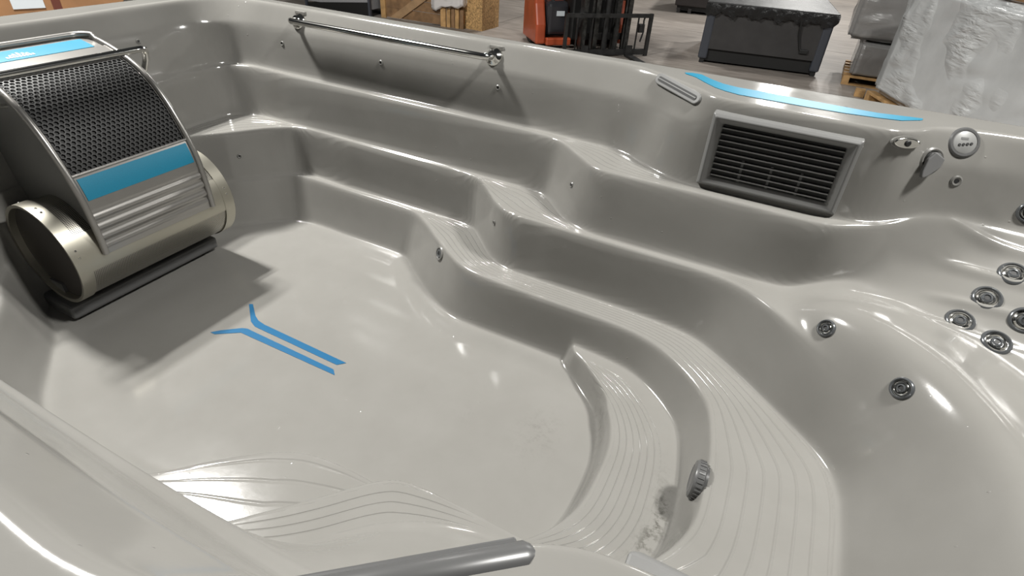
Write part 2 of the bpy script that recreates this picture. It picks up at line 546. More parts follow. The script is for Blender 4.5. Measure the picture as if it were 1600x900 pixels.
# bowl-shaped seat at the right: raised front edge, soft hollow behind it
seat = np.clip((HX - 0.12) / 0.25, 0, 1)
seat = seat * seat * (3 - 2 * seat)
inner = np.clip(S['K2'] / 0.08, 0, 1)
inner = inner * inner * (3 - 2 * inner) * np.clip(-S['K5'] / 0.25, 0, 1)
ridge = np.exp(-(np.maximum(S['K2'] - 0.06, 0) / 0.24) ** 2)
z = z + seat * inner * (0.065 * ridge + 0.055)
hollow = np.exp(-(((HX - 0.90) / 0.20) ** 2 + ((HY - 1.62) / 0.26) ** 2)) * np.clip(S['K2'] / 0.12, 0, 1)
z = z - 0.05 * hollow
zs = blur(z, 9.0)
mask = seat * np.clip((S['K1b'] - 0.02) / 0.05, 0, 1) * np.clip((-S['K5'] - 0.02) / 0.12, 0, 1) * np.clip((0.98 - z) / 0.12, 0, 1)
mask = blur(mask, 4)
z = z * (1 - mask) + zs * mask
# wavy massage ridges on the backrest
rid = np.clip((HX - 0.52) / 0.12, 0, 1) * np.clip((HY - 1.86) / 0.06, 0, 1) * np.clip((2.22 - HY) / 0.05, 0, 1) * np.clip((1.1 - HX) / 0.1, 0, 1)
z = z + 0.013 * rid * np.maximum(0, np.cos(2 * np.pi * (HY + 0.12 * HX - 2.05) / 0.085)) ** 3
z = blur(z, 0.9)
# rounded outer lip of the rim, closed by a short drop
ed = np.minimum(np.minimum(HX - GX0, GX1 - HX), np.minimum(HY - GY0, GY1 - HY))
q = np.clip(1 - ed / 0.03, 0, 1)
z = z - 0.03 * (1 - np.sqrt(np.maximum(1 - q * q, 0)))
z[0, :] = z[-1, :] = 1.0
z[:, 0] = z[:, -1] = 1.0
HZ = z

# groove coordinate on the walking surfaces
rib = np.zeros_like(z)
ribm = np.zeros_like(z)


def treads(sn, sb, count, wmin=0.05, extra=None, inset=0.014):
    w = sn - sb
    t = sn / np.maximum(w, 1e-3)
    mm = np.clip((np.minimum(sn, -sb) - inset) / 0.012, 0, 1) * np.clip((w - wmin) / 0.03, 0, 1)
    if extra is not None: mm = mm * extra
    sel = mm > 0
    rib[sel] = (t * count)[sel]
    ribm[sel] = mm[sel]


treads(S['K1'], S['K1b'], np.where((HY < 0.76) & (HX < -0.3), 5.0, 8.0))
treads(S['K2'], S['K2b'], np.where(HY < 0.76, 5.0, 7.0), extra=np.clip((0.05 - HX) / 0.05, 0, 1))
treads(S['K3'], S['K3b'], 7, extra=np.clip((-0.2 - HX) / 0.1, 0, 1))
treads(-S['DN'], S['K0'] + 0.02, 8, extra=1.0 * (z < 0.16) * (z > 0.08) * (HX > -0.6))
# grime in the corner behind the low step, smudge on the floor
dirt = np.exp(-((S['K0'] + 0.01) / 0.03) ** 2) * np.exp(-((HY - 1.10) / 0.16) ** 2) * (HX > -0.4) * (z < 0.2)
dirt += 0.25 * np.exp(-(((HX + 0.50) / 0.07) ** 2 + ((HY - 1.33) / 0.10) ** 2))
dirt += 0.2 * np.exp(-(((HX + 0.78) / 0.03) ** 2 + ((HY - 1.28) / 0.03) ** 2))
dirt += 0.35 * np.exp(-((S['DF'] - 0.0) / 0.02) ** 2) * np.exp(-((HY - 1.45) / 0.12) ** 2) * (z < 0.1)
dirt = np.clip(dirt * 0.75, 0, 1)

SPA_LOC = (-0.7, 1.21, FLOOR_Z)
spa = empty('swim_spa', SPA_LOC, 'large light grey swim spa tub with stepped ledges, handrail and jets, filling the picture', 'swim spa')

NX, NY = z.shape
me = bpy.data.meshes.new('shell')
V = np.stack([HX, HY, z], -1).reshape(-1, 3).astype(np.float32)
I = np.arange(NX * NY).reshape(NX, NY)
F = np.stack([I[:-1, :-1], I[1:, :-1], I[1:, 1:], I[:-1, 1:]], -1).reshape(-1, 4)
me.vertices.add(len(V))
me.vertices.foreach_set('co', V.ravel())
me.loops.add(F.size)
me.loops.foreach_set('vertex_index', F.ravel().astype(np.int32))
me.polygons.add(len(F))
me.polygons.foreach_set('loop_start', np.arange(0, F.size, 4, dtype=np.int32))
me.polygons.foreach_set('use_smooth', np.ones(len(F), bool))
for nme, arr in (('rib', rib), ('ribm', ribm), ('dirt', dirt)):
    a = me.attributes.new(nme, 'FLOAT', 'POINT')
    a.data.foreach_set('value', arr.reshape(-1).astype(np.float32))
me.update(calc_edges=True)
shell = link_mesh('shell', me, m_gel, spa)
shell['label'] = 'glossy grey-beige moulded shell with stepped ledges and grooved treads'


def hz(x, y):
    fx = np.clip((x - GX0) / (CS / 2), 0, NX - 1.001)
    fy = np.clip((y - GY0) / (CS / 2), 0, NY - 1.001)
    i = int(fx)
    j = int(fy)
    a = fx - i
    b = fy - j
    return float((HZ[i, j] * (1 - a) + HZ[i + 1, j] * a) * (1 - b) + (HZ[i, j + 1] * (1 - a) + HZ[i + 1, j + 1] * a) * b)


def hit(u, v):
    """where the sight line through a photo pixel meets the tub shell, and the shell's normal there"""
    d = ray(u, v)
    d = d / np.linalg.norm(d)
    o = np.array([0, 0, CAM_H])
    t = 0.4
    while t < 6:
        p = o + d * t
        if GX0 < p[0] < GX1 and GY0 < p[1] < GY1 and p[2] < hz(p[0], p[1]): break
        t += 0.004
    lo, hi = t - 0.004, t
    for _ in range(12):
        m_ = (lo + hi) / 2
        p = o + d * m_
        if p[2] < hz(p[0], p[1]): hi = m_
        else: lo = m_
    p = o + d * hi
    e = 0.012
    n = Vector((-(hz(p[0] + e, p[1]) - hz(p[0] - e, p[1])) / (2 * e), -(hz(p[0], p[1] + e) - hz(p[0], p[1] - e)) / (2 * e), 1)).normalized()
    return Vector(p), n


# cabinet under the rim: four panels and corner posts
m_cab = mat('cabinet_grey', (0.10, 0.10, 0.105), 0.5, bump=(30, 0.1, 0.002))
for lo, hi in (((GX0 + .03, GY1 - .06, FLOOR_Z), (GX1 - .03, GY1 - .03, 1.03)), ((GX0 + .03, GY0 + .03, FLOOR_Z), (GX1 - .03, GY0 + .06, 1.03)),
               ((GX0 + .03, GY0 + .06, FLOOR_Z), (GX0 + .06, GY1 - .06, 1.03)), ((GX1 - .06, GY0 + .06, FLOOR_Z), (GX1 - .03, GY1 - .06, 1.03))):
    MB().box(lo, hi).build('cabinet_panel', m_cab, spa)


def decal(name, pix, zz, m, parent, lift=0.0015, label=None, thick=0.002):
    pts = []
    for u, v in pix:
        p = at_z(u, v, zz)
        for _ in range(3):
            p = at_z(u, v, hz(p[0], p[1]) + lift)
        pts.append(p)
    o = MB().slab(pts, (0, 0, 1), -thick).build(name, m, parent)
    if label: o['label'] = label
    return o


# blue inlays
decal('floor_stripe', [(389, 475), (395, 475), (399, 493), (404, 501), (413, 507), (541, 567), (526, 570), (398, 510), (392, 502), (391, 493)], 0, m_bluef, spa, label='blue lane stripe on the tub floor, far half of the Y')
decal('floor_stripe', [(329, 519), (345, 516), (378, 512.5), (387, 513.5), (394, 517), (521, 577), (523, 586), (385, 523.5), (376, 519.5), (335, 522)], 0, m_bluef, spa, label='blue lane stripe on the tub floor, near half of the Y')


def rim_band():
    top = [(1070, 114), (1082, 114.5), (1096, 117), (1113, 125), (1130, 131.5), (1152, 137), (1200, 145.5), (1260, 157), (1320, 168), (1370, 177), (1410, 182), (1442, 186)]
    bot = [(1072, 116), (1087, 121), (1103, 130), (1117, 137), (1134, 143), (1154, 148.5), (1201, 157), (1260, 167.5), (1320, 177.5), (1370, 184.5), (1408, 189), (1440, 188.5)]
    b = MB()
    n = len(top)
    T = [at_z(u, v, Z_R) for u, v in top]
    B = [at_z(u, v, Z_R) for u, v in bot]
    T = [np.array([p[0], p[1], max(hz(p[0], p[1]), Z_R - .01) + 0.002]) for p in T]
    B = [np.array([p[0], p[1], max(hz(p[0], p[1]), Z_R - .02) + 0.002]) for p in B]
    vs = T + B + [p - np.array([0, 0, .0015]) for p in T + B]
    fs = []
    for i in range(n - 1):
        fs.append((i, i + 1, n + i + 1, n + i))
        fs.append((2 * n + i, 3 * n + i, 3 * n + i + 1, 2 * n + i + 1))
        fs.append((i, 2 * n + i, 2 * n + i + 1, i + 1))
        fs.append((n + i, n + i + 1, 3 * n + i + 1, 3 * n + i))
    fs += [(0, n, 3 * n, 2 * n), (n - 1, 3 * n - 1, 4 * n - 1, 2 * n - 1)]
    b.add(vs, fs)
    o = b.build('rim_stripe', m_blue, spa)
    o['label'] = 'long blue accent stripe inlaid on the far rim above the louvred grille'


rim_band()

# ------------------------------------------------------------------ handrail on the far wall


def handrail():
    y = 2.235
    a = at_y(455, 33, y)
    b = at_y(757, 89, y)
    zz = (a[2] + b[2]) / 2
    x0, x1 = a[0] - 0.02, b[0] + 0.01
    wy = 2.315
    pts = [(x0, wy, zz - .012), (x0, y + .03, zz - .004), (x0 + .006, y + .010, zz), (x0 + .022, y, zz), (x0 + .1, y, zz), ((x0 + x1) / 2, y, zz), (x1 - .1, y, zz), (x1 - .022, y, zz), (x1 - .006, y + .010, zz), (x1, y + .03, zz - .004), (x1, wy, zz - .012)]
    rail = MB().tube(pts, 0.0145, 16).build('handrail', m_chrome, spa, smooth=True)
    rail['label'] = 'polished chrome grab rail along the far wall'
    for x in (x0, x1):
        p = Vector((x, 2.305, zz - .012))
        nrm = Vector((0, -0.87, 0.5))
        MB().lathe([(0.040, -0.02), (0.040, 0.004), (0.036, 0.012), (0.024, 0.018), (0.018, 0.03)], p, nrm, 28).build('flange', m_chrome, rail, smooth=True)
        # moulded tab above the flange
        MB().box((x - .035, 2.318, zz + .016), (x + .035, 2.345, zz + .034)).build('moulded_tab', m_gel, rail, bevel=0.004)


handrail()

m_slat = mat('slat_grey', (.19, .19, .185), .35)
# ------------------------------------------------------------------ louvred grille in the far wall, and its twin in the near wall


def grille(name, x0, x1, z0, z1, yw, s, label):
    """s=-1: faces the camera side (-y), s=+1: faces +y; yw = front plane"""
    g = MB()
    d = 0.05
    W = 0.042

    def fr(xa, xb, za, zb, dx0, dx1, dz0, dz1):
        pass
    # sloped picture-frame border: outer ring, front ring, inner ring
    def ring(x_0, x_1, z_0, z_1, y):
        return [(x_0, y, z_0), (x_1, y, z_0), (x_1, y, z_1), (x_0, y, z_1)]
    rs = [ring(x0, x1, z0, z1, yw - s * d), ring(x0, x1, z0, z1, yw - s * .012), ring(x0 + .012, x1 - .012, z0 + .012, z1 - .012, yw), ring(x0 + W, x1 - W, z0 + W * .9, z1 - W * .8, yw - s * .012), ring(x0 + W, x1 - W, z0 + W * .9, z1 - W * .8, yw - s * .016)]
    vs = [p for r in rs for p in r]
    fs = []
    for i in range(len(rs) - 1):
        for k in range(4):
            fs.append((i * 4 + k, i * 4 + (k + 1) % 4, i * 4 + 4 + (k + 1) % 4, i * 4 + 4 + k))
    g.add(vs, fs)
    o = g.build(name, m_greyp, spa, bevel=0.004)
    o['label'] = label
    xa, xb, za, zb = x0 + W, x1 - W, z0 + W * .9, z1 - W * .8
    MB().box((xa - .004, min(yw - s * .017, yw - s * .022), za - .004), (xb + .004, max(yw - s * .017, yw - s * .022), zb + .004)).build('dark_backing', m_black, o)
    n = 9
    for i in range(n):
        zc = za + (zb - za) * (i + 0.45) / n
        b = MB()
        ya, yb = yw - s * .006, yw - s * .0165
        b.add([(xa, ya, zc - .002), (xb, ya, zc - .002), (xb, ya, zc + .002), (xa, ya, zc + .002), (xa, yb, zc - .0015), (xb, yb, zc - .0015), (xb, yb, zc + .001), (xa, yb, zc + .001)],
              [(0, 1, 2, 3), (4, 7, 6, 5), (0, 4, 5, 1), (3, 2, 6, 7), (0, 3, 7, 4), (1, 5, 6, 2)])
        b.build('slat', m_slat, o)
    for i in range(3):
        xc = xa + (xb - xa) * (i + 1) / 4
        MB().box((xc - .004, min(yw - s * .013, yw - s * .0165), za), (xc + .004, max(yw - s * .013, yw - s * .0165), za + (zb - za) * .42)).build('inner_rib', m_greyd, o)
    return o


grille('filter_grille', -0.262, 0.207, 0.800, 1.062, 2.035, -1, 'grey louvred filter grille with wide frame in the far wall')
grille('filter_grille', -0.02, 0.42, 0.80, 1.05, 0.400, 1, 'corner of a grey grille frame at the bottom edge')

# ------------------------------------------------------------------ waterfall spouts


def spout_far():
    a, na = hit(1030, 122.5)
    b, nb = hit(1091, 156)
    n = ((na + nb) / 2).normalized()
    u = (b - a).normalized()
    w = n.cross(u).normalized()
    c = (a + b) / 2
    L = (b - a).length / 2

    def stadium(hl, hw, off):
        P = []
        for s_, a0 in ((1, -90), (-1, 90)):
            for k in range(7):
                t = math.radians(a0 + k * 30)
                P.append(c + u * (s_ * (hl - hw)) + u * (math.cos(t) * hw) + w * (math.sin(t) * hw) + n * off)
        return P
    o = MB().slab(stadium(L + .012, .021, -.012), n, .020).build('waterfall_slot', m_greyp, spa, bevel=.003)
    o['label'] = 'narrow grey waterfall slot in the far chamfer'
    MB().slab(stadium(L - .004, .009, .0085), n, .001).build('slot_opening', m_black, o)
    MB().slab(stadium(L - .006, .002, .0095), n, .002).build('slot_lip', m_greyp, o)


spout_far()


def spout_near():
    zt = 1.10
    P = lambda u, v, zz=zt: Vector(at_z(u, v, zz))
    # thin standing lip and rounded bezel, both on the chamfered near wall
    a0, a1 = P(470, 896.5), P(806, 836.5)
    u = (a1 - a0).normalized()
    n = Vector((-u.y, u.x, 0))       # away from the camera, into the tub
    a0 = a0 - u * 0.03
    bz0, bz1 = a0 - n * .018 - u * .012, a1 - n * .020 + u * .016
    b = MB()
    b.slab([a0, a1, a1 - n * .014, a0 - n * .014], (0, 0, 1), -.075)
    lip = b.build('waterfall_spout', m_greyd, spa, bevel=.003)
    lip['label'] = 'slate grey waterfall spout bar at the bottom edge'
    q = MB()
    q.tube([bz0, bz0 + u * .01, bz1 - u * .01, bz1], [.014, .018, .018, .012], 14)
    for i, v in enumerate(q.v): q.v[i] = (v[0], v[1], v[2] - .012)
    q.build('spout_bezel', m_greyd, lip, smooth=True)


spout_near()

# ------------------------------------------------------------------ jets and small fittings


def jet(u, v, r, name='massage_jet', label=None):
    p, n = hit(u, v)
    o = MB().lathe([(r * 1.12, -.012), (r * 1.12, .002), (r * 1.05, .006), (r * .92, .008), (r * .84, .004), (r * .80, -.004)], p, n, 36).build(name, m_jetgrey, spa, smooth=True)
    if label: o['label'] = label
    MB().lathe([(r * .80, -.004), (r * .74, .004), (r * .62, .007), (r * .50, .003), (r * .46, -.002)], p, n, 32).build('chrome_ring', m_chrome, o, smooth=True)
    MB().lathe([(r * .47, -.003), (r * .40, .006), (r * .26, .008), (r * .22, .004)], p, n, 28).build('nozzle', m_jetgrey, o, smooth=True)
    MB().lathe([(r * .22, .002), (r * .2, .0045), (0, .0045)], p, n, 20).build('nozzle_hole', m_black, o, smooth=True)
    return o


jet(1291, 513, .026, label='chrome jet in the seat front, the farther of the two')
jet(1409, 607, .029, label='chrome jet in the seat front, the nearer of the two')
for k, (u, v) in enumerate([(1583, 428), (1542, 466), (1500, 501), (1557, 535), (1601, 501)]):
    jet(u, v, .037)
jet(1608, 332, .03)


def eyelet(u, v, r, name='wall_fitting'):
    p, n = hit(u, v)
    o = MB().lathe([(r * 1.25, -.006), (r * 1.25, .001), (r * .9, .004), (r * .55, .002), (r * .5, -.002)], p, n, 20).build(name, m_fit, spa, smooth=True)
    MB().lathe([(r * .5, -.002), (r * .48, .002), (0, .002)], p, n, 14).build('opening', m_black, o, smooth=True)
    return o


for u, v in [(374, 244), (441, 68), (595, 98), (778, 137), (893, 289), (772, 348), (216, 65)]:
    eyelet(u, v, .010)


def return_fitting():
    p, n = hit(687, 396)
    o = MB().lathe([(.036, -.008), (.036, .002), (.032, .006), (.026, .006), (.023, .001)], p, n, 28).build('return_fitting', m_fit, spa, smooth=True)
    o['label'] = 'round grey return fitting low on the curved riser'
    w = n.orthogonal().normalized()
    MB().lathe([(.023, -.002), (.020, .005), (.012, .005), (.010, .001)], p, n, 24).build('inner_ring', m_jetgrey, o, smooth=True)
    MB().lathe([(.010, 0), (.009, .003), (0, .003)], p, n, 16).build('opening', m_black, o, smooth=True)


return_fitting()


def suction():
    p, n = hit(1094, 752)
    n = Vector((n.x, n.y, n.z * .15)).normalized()
    p = p - n * .010
    o = MB().lathe([(.050, -.004), (.050, .004), (.044, .008)], p, n, 40).build('suction_base', m_greyd, spa, smooth=True)
    o['label'] = 'dark grey round suction cover on the bench riser'
    R0 = .060
    MB().lathe([(R0 * .9, .004), (R0, .008), (R0, .026), (R0 * .93, .034), (R0 * .7, .038), (R0 * .66, .036), (0, .036)], p, n, 48).build('cover_cap', m_greyd, o, smooth=True)
    # radial ribs round the cap edge
    u = n.orthogonal().normalized()
    w = n.cross(u)
    for k in range(28):
        a = 2 * math.pi * k / 28
        e = u * math.cos(a) + w * math.sin(a)
        t = n.cross(e)
        c = p + e * (R0 - .002) + n * .008
        MB().slab([c - t * .0022, c + t * .0022, c + t * .0022 + e * .004, c - t * .0022 + e * .004], n, .018).build('cover_rib', m_greyd, o)


suction()


def controls():
    # chrome oval handset plate
    p, n = hit(1415, 223)
    x = Vector((1, 0.12, 0)).normalized()
    x = (x - n * x.dot(n)).normalized()
    y = n.cross(x)

    def oval(a, b, off):
        return [p + x * (a * math.cos(t)) + y * (b * math.sin(t)) + n * off for t in [2 * math.pi * k / 32 for k in range(32)]]
    base = MB().slab(oval(.048, .021, -.01), n, .012).build('sensor_plate', m_fit, spa, bevel=.002)
    base['label'] = 'oval chrome sensor plate with black eye on the right wall'
    MB().slab(oval(.042, .016, .001), n, .010).build('chrome_oval', m_chrome, base, bevel=.004, seg=3)
    MB().lathe([(.010, 0), (.010, .013), (.007, .016), (0, .016)], p, n, 20).build('black_eye', m_black, base, smooth=True)
    # round keypad
    p2, n2 = hit(1506, 223)
    k = MB().lathe([(.048, -.01), (.048, .002), (.043, .007), (.037, .007), (.035, .003)], p2, n2, 40).build('keypad', m_greyd, spa, smooth=True)
    k['label'] = 'round keypad with grey ring and four black buttons under the right rim'
    MB().lathe([(.036, .001), (.036, .005), (.033, .007), (0, .007)], p2, n2, 40).build('keypad_face', mat('keypad_silver', (.22, .22, .215), .4), k, smooth=True)
    xx = (Vector((1, .35, 0)) - n2 * Vector((1, .35, 0)).dot(n2)).normalized()
    yy = n2.cross(xx)
    if yy.z < 0: yy = -yy
    for i in range(4):
        c = p2 + xx * (-.016 + .0115 * i) - yy * (.009 - .002 * i)
        MB().lathe([(.0042, .006), (.0042, .009), (0, .009)], c, n2, 14).build('button', m_black, k, smooth=True)
    MB().slab([p2 + xx * (-.014) + yy * .008 + n2 * .007, p2 + xx * .008 + yy * .008 + n2 * .007, p2 + xx * .008 + yy * .015 + n2 * .007, p2 + xx * (-.014) + yy * .015 + n2 * .007], n2, .0008).build('display_window', m_greyp, k)
    # diverter knob: collar, dark barrel and long lever
    p3, n3 = hit(1455, 250)
    d = MB().lathe([(.040, -.01), (.040, .003), (.034, .008), (.029, .006), (.027, .0)], p3, n3, 36).build('diverter_valve', m_fit, spa, smooth=True)
    d['label'] = 'grey diverter valve with dark lever on the right wall'
    q, _ = hit(1424, 283)
    dn = (q - p3)
    dn = (dn - n3 * dn.dot(n3)).normalized()
    sd = n3.cross(dn)
    MB().lathe([(.026, .0), (.025, .016), (.020, .020), (0, .020)], p3, n3, 28).build('knob_barrel', m_greyd, d, smooth=True)
    lev = [p3 + dn * (-.018) + sd * .020, p3 + dn * .012 + sd * .026, p3 + dn * .050 + sd * .013, p3 + dn * .064 + sd * .004, p3 + dn * .064 - sd * .004, p3 + dn * .050 - sd * .013, p3 + dn * .012 - sd * .026, p3 + dn * (-.018) - sd * .020]
    MB().slab([v + n3 * .012 for v in lev], n3, .014).build('lever', mat('lever_grey', (.13, .13, .13), .35), d, bevel=.004, seg=3)
    eyelet(1494, 283, .015, 'air_button')


controls()

# ------------------------------------------------------------------ swim machine at the left end
mac = empty('swim_machine', (-2.6, 1.255, 0.0), 'silver swim-current machine with black honeycomb grille standing against the left end wall', 'swim machine')
YA, YB = 1.0, 1.51
PROF = [(-2.322, .352), (-2.322, .44), (-2.328, .52), (-2.340, .60), (-2.362, .668), (-2.398, .749), (-2.442, .825), (-2.495, .890), (-2.55, .935), (-2.60, .962), (-2.655, .984), (-2.72, 1.004), (-2.79, 1.020), (-2.88, 1.034)]
prof = catmull([(a, b) for a, b in PROF], 0.012, closed=False)
arc = np.concatenate([[0], np.cumsum(np.linalg.norm(np.diff(prof, axis=0), axis=1))])


def on_prof(s):
    x_ = np.interp(s, arc, prof[:, 0])
    z_ = np.interp(s, arc, prof[:, 1])
    e = 0.004
    tx = np.interp(s + e, arc, prof[:, 0]) - np.interp(s - e, arc, prof[:, 0])
    tz = np.interp(s + e, arc, prof[:, 1]) - np.interp(s - e, arc, prof[:, 1])
    l = math.hypot(tx, tz) or 1
    return x_, z_, tz / l, -tx / l


def s_at_z(zv):
    return float(np.interp(zv, prof[:, 1], arc))


def s_at_x(xv):
    return float(np.interp(-xv, -prof[len(prof) // 3:, 0], arc[len(prof) // 3:]))


def shell_sheet(s0, s1, y0, y1, depth, off, ns=40, nyy=2, wav=None):
    """curved sheet following the hood profile, from arc length s0 to s1"""
    vs = []
    n = ns + 1
    for lay in (off, off - depth):
        for i in range(n):
            s = s0 + (s1 - s0) * i / ns
            x_, z_, nx_, nz_ = on_prof(s)
            w_ = wav(s) if (wav and lay == off) else 0
            for y in (y0, y1):
                vs.append((x_ + nx_ * (lay + w_), y, z_ + nz_ * (lay + w_)))
    fs = []
    B = 2 * n
    for i in range(ns):
        a = 2 * i
        fs.append((a, a + 1, a + 3, a + 2))
        fs.append((B + a, B + a + 2, B + a + 3, B + a + 1))
        fs.append((a, a + 2, B + a + 2, B + a))
        fs.append((a + 1, B + a + 1, B + a + 3, a + 3))
    fs.append((0, B, B + 1, 1))
    fs.append((2 * ns, 2 * ns + 1, B + 2 * ns + 1, B + 2 * ns))
    return MB().add(vs, fs)


s_low, s_m0, s_m1 = s_at_z(.575), s_at_z(.675), s_at_x(-2.648)
s_t0, s_t1 = s_at_x(-2.735), s_at_x(-2.838)
s_end = arc[-1]
# side cheeks and body
body = MB()
inset = .02
outl = [(on_prof(s)[0] - on_prof(s)[2] * inset, on_prof(s)[1] - on_prof(s)[3] * inset) for s in np.linspace(0, s_end, 30)]
outl += [(-2.86, .36), (-2.55, .36)]
body.slab([(a, YA + .008, b) for a, b in outl], (0, 1, 0), YB - YA - .016)
hood = body.build('housing', mat('machine_cheek_grey', (.16, .16, .155), .4, .3), mac, bevel=.006)
hood['label'] = 'grey hood of the swim machine'
# lower front plate with raised waves
sA, sB_ = 0.0, s_low - .012
front = shell_sheet(sA, sB_, YA, YB, .022, 0, 80, wav=lambda s: .0035 * math.cos(2 * math.pi * (s - .03) / .043) * min(1, max(0, (s - .02) / .02)) * min(1, max(0, (sB_ - .02 - s) / .02)))
front.build('front_plate', m_silver, mac, smooth=True)
# frame bars across: under the mesh, above the mesh, top plate
shell_sheet(s_low - .014, s_m0 + .004, YA, YB, .022, 0.001, 16).build('decal_panel', m_silver, mac, smooth=True)
dl = shell_sheet(s_low + .004, s_m0 - .014, YA + .022, YB - .022, .003, .0035, 12).build('blue_decal', m_blue, mac, smooth=True)
dl['label'] = 'lower blue band across the machine front'
shell_sheet(s_m1, s_t0, YA, YB, .022, .006, 14).build('upper_bar', m_silver, mac, smooth=True)
shell_sheet(s_t0 - .002, s_end, YA, YB, .022, -.002, 30).build('top_plate', m_silver, mac, smooth=True)
d2 = shell_sheet(s_t0 + .014, s_t1, YA + .03, YB - .05, .003, .0015, 16).build('blue_decal', m_blue, mac, smooth=True)
d2['label'] = 'upper blue band on top of the machine'
# small white emblem on the upper band: crown of waves over a line of letters
def emblem():
    b = MB()
    yc = 1.19
    s0 = s_t0 + .030
    def P(dy, ds):
        x_, z_, nx_, nz_ = on_prof(s0 + ds)
        return Vector((x_ + nx_ * .0022, yc + dy, z_ + nz_ * .0022))
    def quad(a, b_, c, d):
        n_ = Vector((on_prof(s0)[2], 0, on_prof(s0)[3]))
        b.slab([P(*a), P(*b_), P(*c), P(*d)], n_, .0006)
    for k in range(9):
        y0 = -.05 + k * .0115
        quad((y0, 0), (y0 + .008, 0), (y0 + .008, .014), (y0, .014))
    for k, (y0, h_) in enumerate([(-.034, .010), (-.02, .018), (-.004, .024), (.012, .016), (.026, .010)]):
        quad((y0, .018), (y0 + .012, .018), (y0 + .009, .018 + h_), (y0 + .002, .018 + h_))
    b.build('white_emblem', m_white, d2)
emblem()
# one bent rail frames the hood: up one side, across the back, down the other
side = [on_prof(s) for s in np.linspace(0.004, s_end - .07, 50)]
P = [(x_ + nx_ * .002, YB - .002, z_ + nz_ * .002) for x_, z_, nx_, nz_ in side]
xe, ze = on_prof(s_end)[0] + .004, on_prof(s_end)[1] + .008
for k in range(1, 7):
    t = math.pi / 2 * k / 6
    P.append((xe + .066 * (1 - math.sin(t)), YB - .002 - .066 * (1 - math.cos(t)), ze))
for k in range(6, 0, -1):
    t = math.pi / 2 * k / 6
    P.append((xe + .066 * (1 - math.sin(t)), YA + .002 + .066 * (1 - math.cos(t)), ze))
P += [(x_ + nx_ * .002, YA + .002, z_ + nz_ * .002) for x_, z_, nx_, nz_ in reversed(side)]
MB().tube(P, .0125, 14).build('frame_rail', m_silver, mac, smooth=True)
# chrome bead round the lower edge of the mesh
x_, z_, nx_, nz_ = on_prof(s_m0)
MB().tube([(x_ + nx_ * .002, YA + .012, z_), (x_ + nx_ * .002, YB - .012, z_)], .006, 10).build('mesh_bead', m_silver, mac, smooth=True)
shell_sheet(s_m0, s_m1, YA + .01, YB - .01, .004, -.012, 24).build('mesh_backing', m_black, mac, smooth=True)


def honeycomb():
    b = MB()
    R_ = .0112
    dy = R_ * math.sqrt(3)
    ds = R_ * 1.5
    y0, y1 = YA + .02, YB - .02
    rows = int((s_m1 - s_m0 - .004) / ds)
    for r in range(rows):
        s = s_m0 + .010 + r * ds
        y = y0 + (dy / 2 if r % 2 else 0) + dy / 2
        while y < y1:
            vs = []
            for rad, off in ((R_, 0), (R_ * .74, 0), (R_ * .70, -.006)):
                for k in range(6):
                    a = math.pi / 3 * k + math.pi / 6
                    x_, z_, nx_, nz_ = on_prof(min(max(s + rad * math.sin(a), s_m0), s_m1))
                    vs.append((x_ + nx_ * (off - .003), y + rad * math.cos(a), z_ + nz_ * (off - .003)))
            fs = []
            for j in range(2):
                for k in range(6):
                    fs.append((j * 6 + k, j * 6 + (k + 1) % 6, j * 6 + 6 + (k + 1) % 6, j * 6 + 6 + k))
            b.add(vs, fs)
            y += dy
    o = b.build('honeycomb_screen', mat('black_screen', (.010, .010, .010), .45, .2), mac, fix=False)
    o['kind'] = 'stuff'


honeycomb()
# grab handle
hx, hz_ = -2.55, 1.018
pts = [(-2.60, YB + .045, .925), (-2.572, YB + .047, .970), (hx - .012, YB + .046, hz_ - .022), (hx - .003, YB + .041, hz_ - .006), (hx, YB + .026, hz_), (hx, YB, hz_), (hx, 1.255, hz_), (hx, YA, hz_), (hx, YA - .026, hz_), (hx - .003, YA - .041, hz_ - .006), (hx - .012, YA - .046, hz_ - .022), (-2.572, YA - .047, .970), (-2.60, YA - .045, .925)]
MB().tube(pts, .0135, 14).build('grab_handle', m_chrome, mac, smooth=True)
for s_ in (-1, 1):
    yy = YB + .045 if s_ > 0 else YA - .045
    MB().tube([(-2.600, yy, .925), (-2.605, (YB if s_ > 0 else YA) + s_ * .02, .905), (-2.605, (YB if s_ > 0 else YA) - s_ * .012, .90)], .0085, 10).build('handle_foot', m_chrome, mac, smooth=True)
# drum
DX, DZ, DR, DY0, DY1 = -2.545, .333, .215, .885, 1.625


def perforated():
    m = mat('perforated_steel', (.36, .34, .30), .35, .9)
    nt = m.node_tree
    p = nt.nodes['Principled BSDF']
    tc = nt.nodes.new('ShaderNodeTexCoord')
    v = nt.nodes.new('ShaderNodeTexVoronoi')
    v.inputs['Scale'].default_value = 150
    v.inputs['Randomness'].default_value = 0.0
    nt.links.new(tc.outputs['UV'], v.inputs['Vector'])
    r = nt.nodes.new('ShaderNodeMapRange')
    r.inputs['From Min'].default_value = .30
    r.inputs['From Max'].default_value = .36
    nt.links.new(v.outputs['Distance'], r.inputs['Value'])
    mx = nt.nodes.new('ShaderNodeMix')
    mx.data_type = 'RGBA'
    mx.inputs['A'].default_value = (.01, .01, .01, 1)
    mx.inputs['B'].default_value = (.42, .40, .35, 1)
    nt.links.new(r.outputs[0], mx.inputs['Factor'])
    nt.links.new(mx.outputs['Result'], p.inputs['Base Color'])
    nt.links.new(r.outputs[0], p.inputs['Metallic'])
    return m


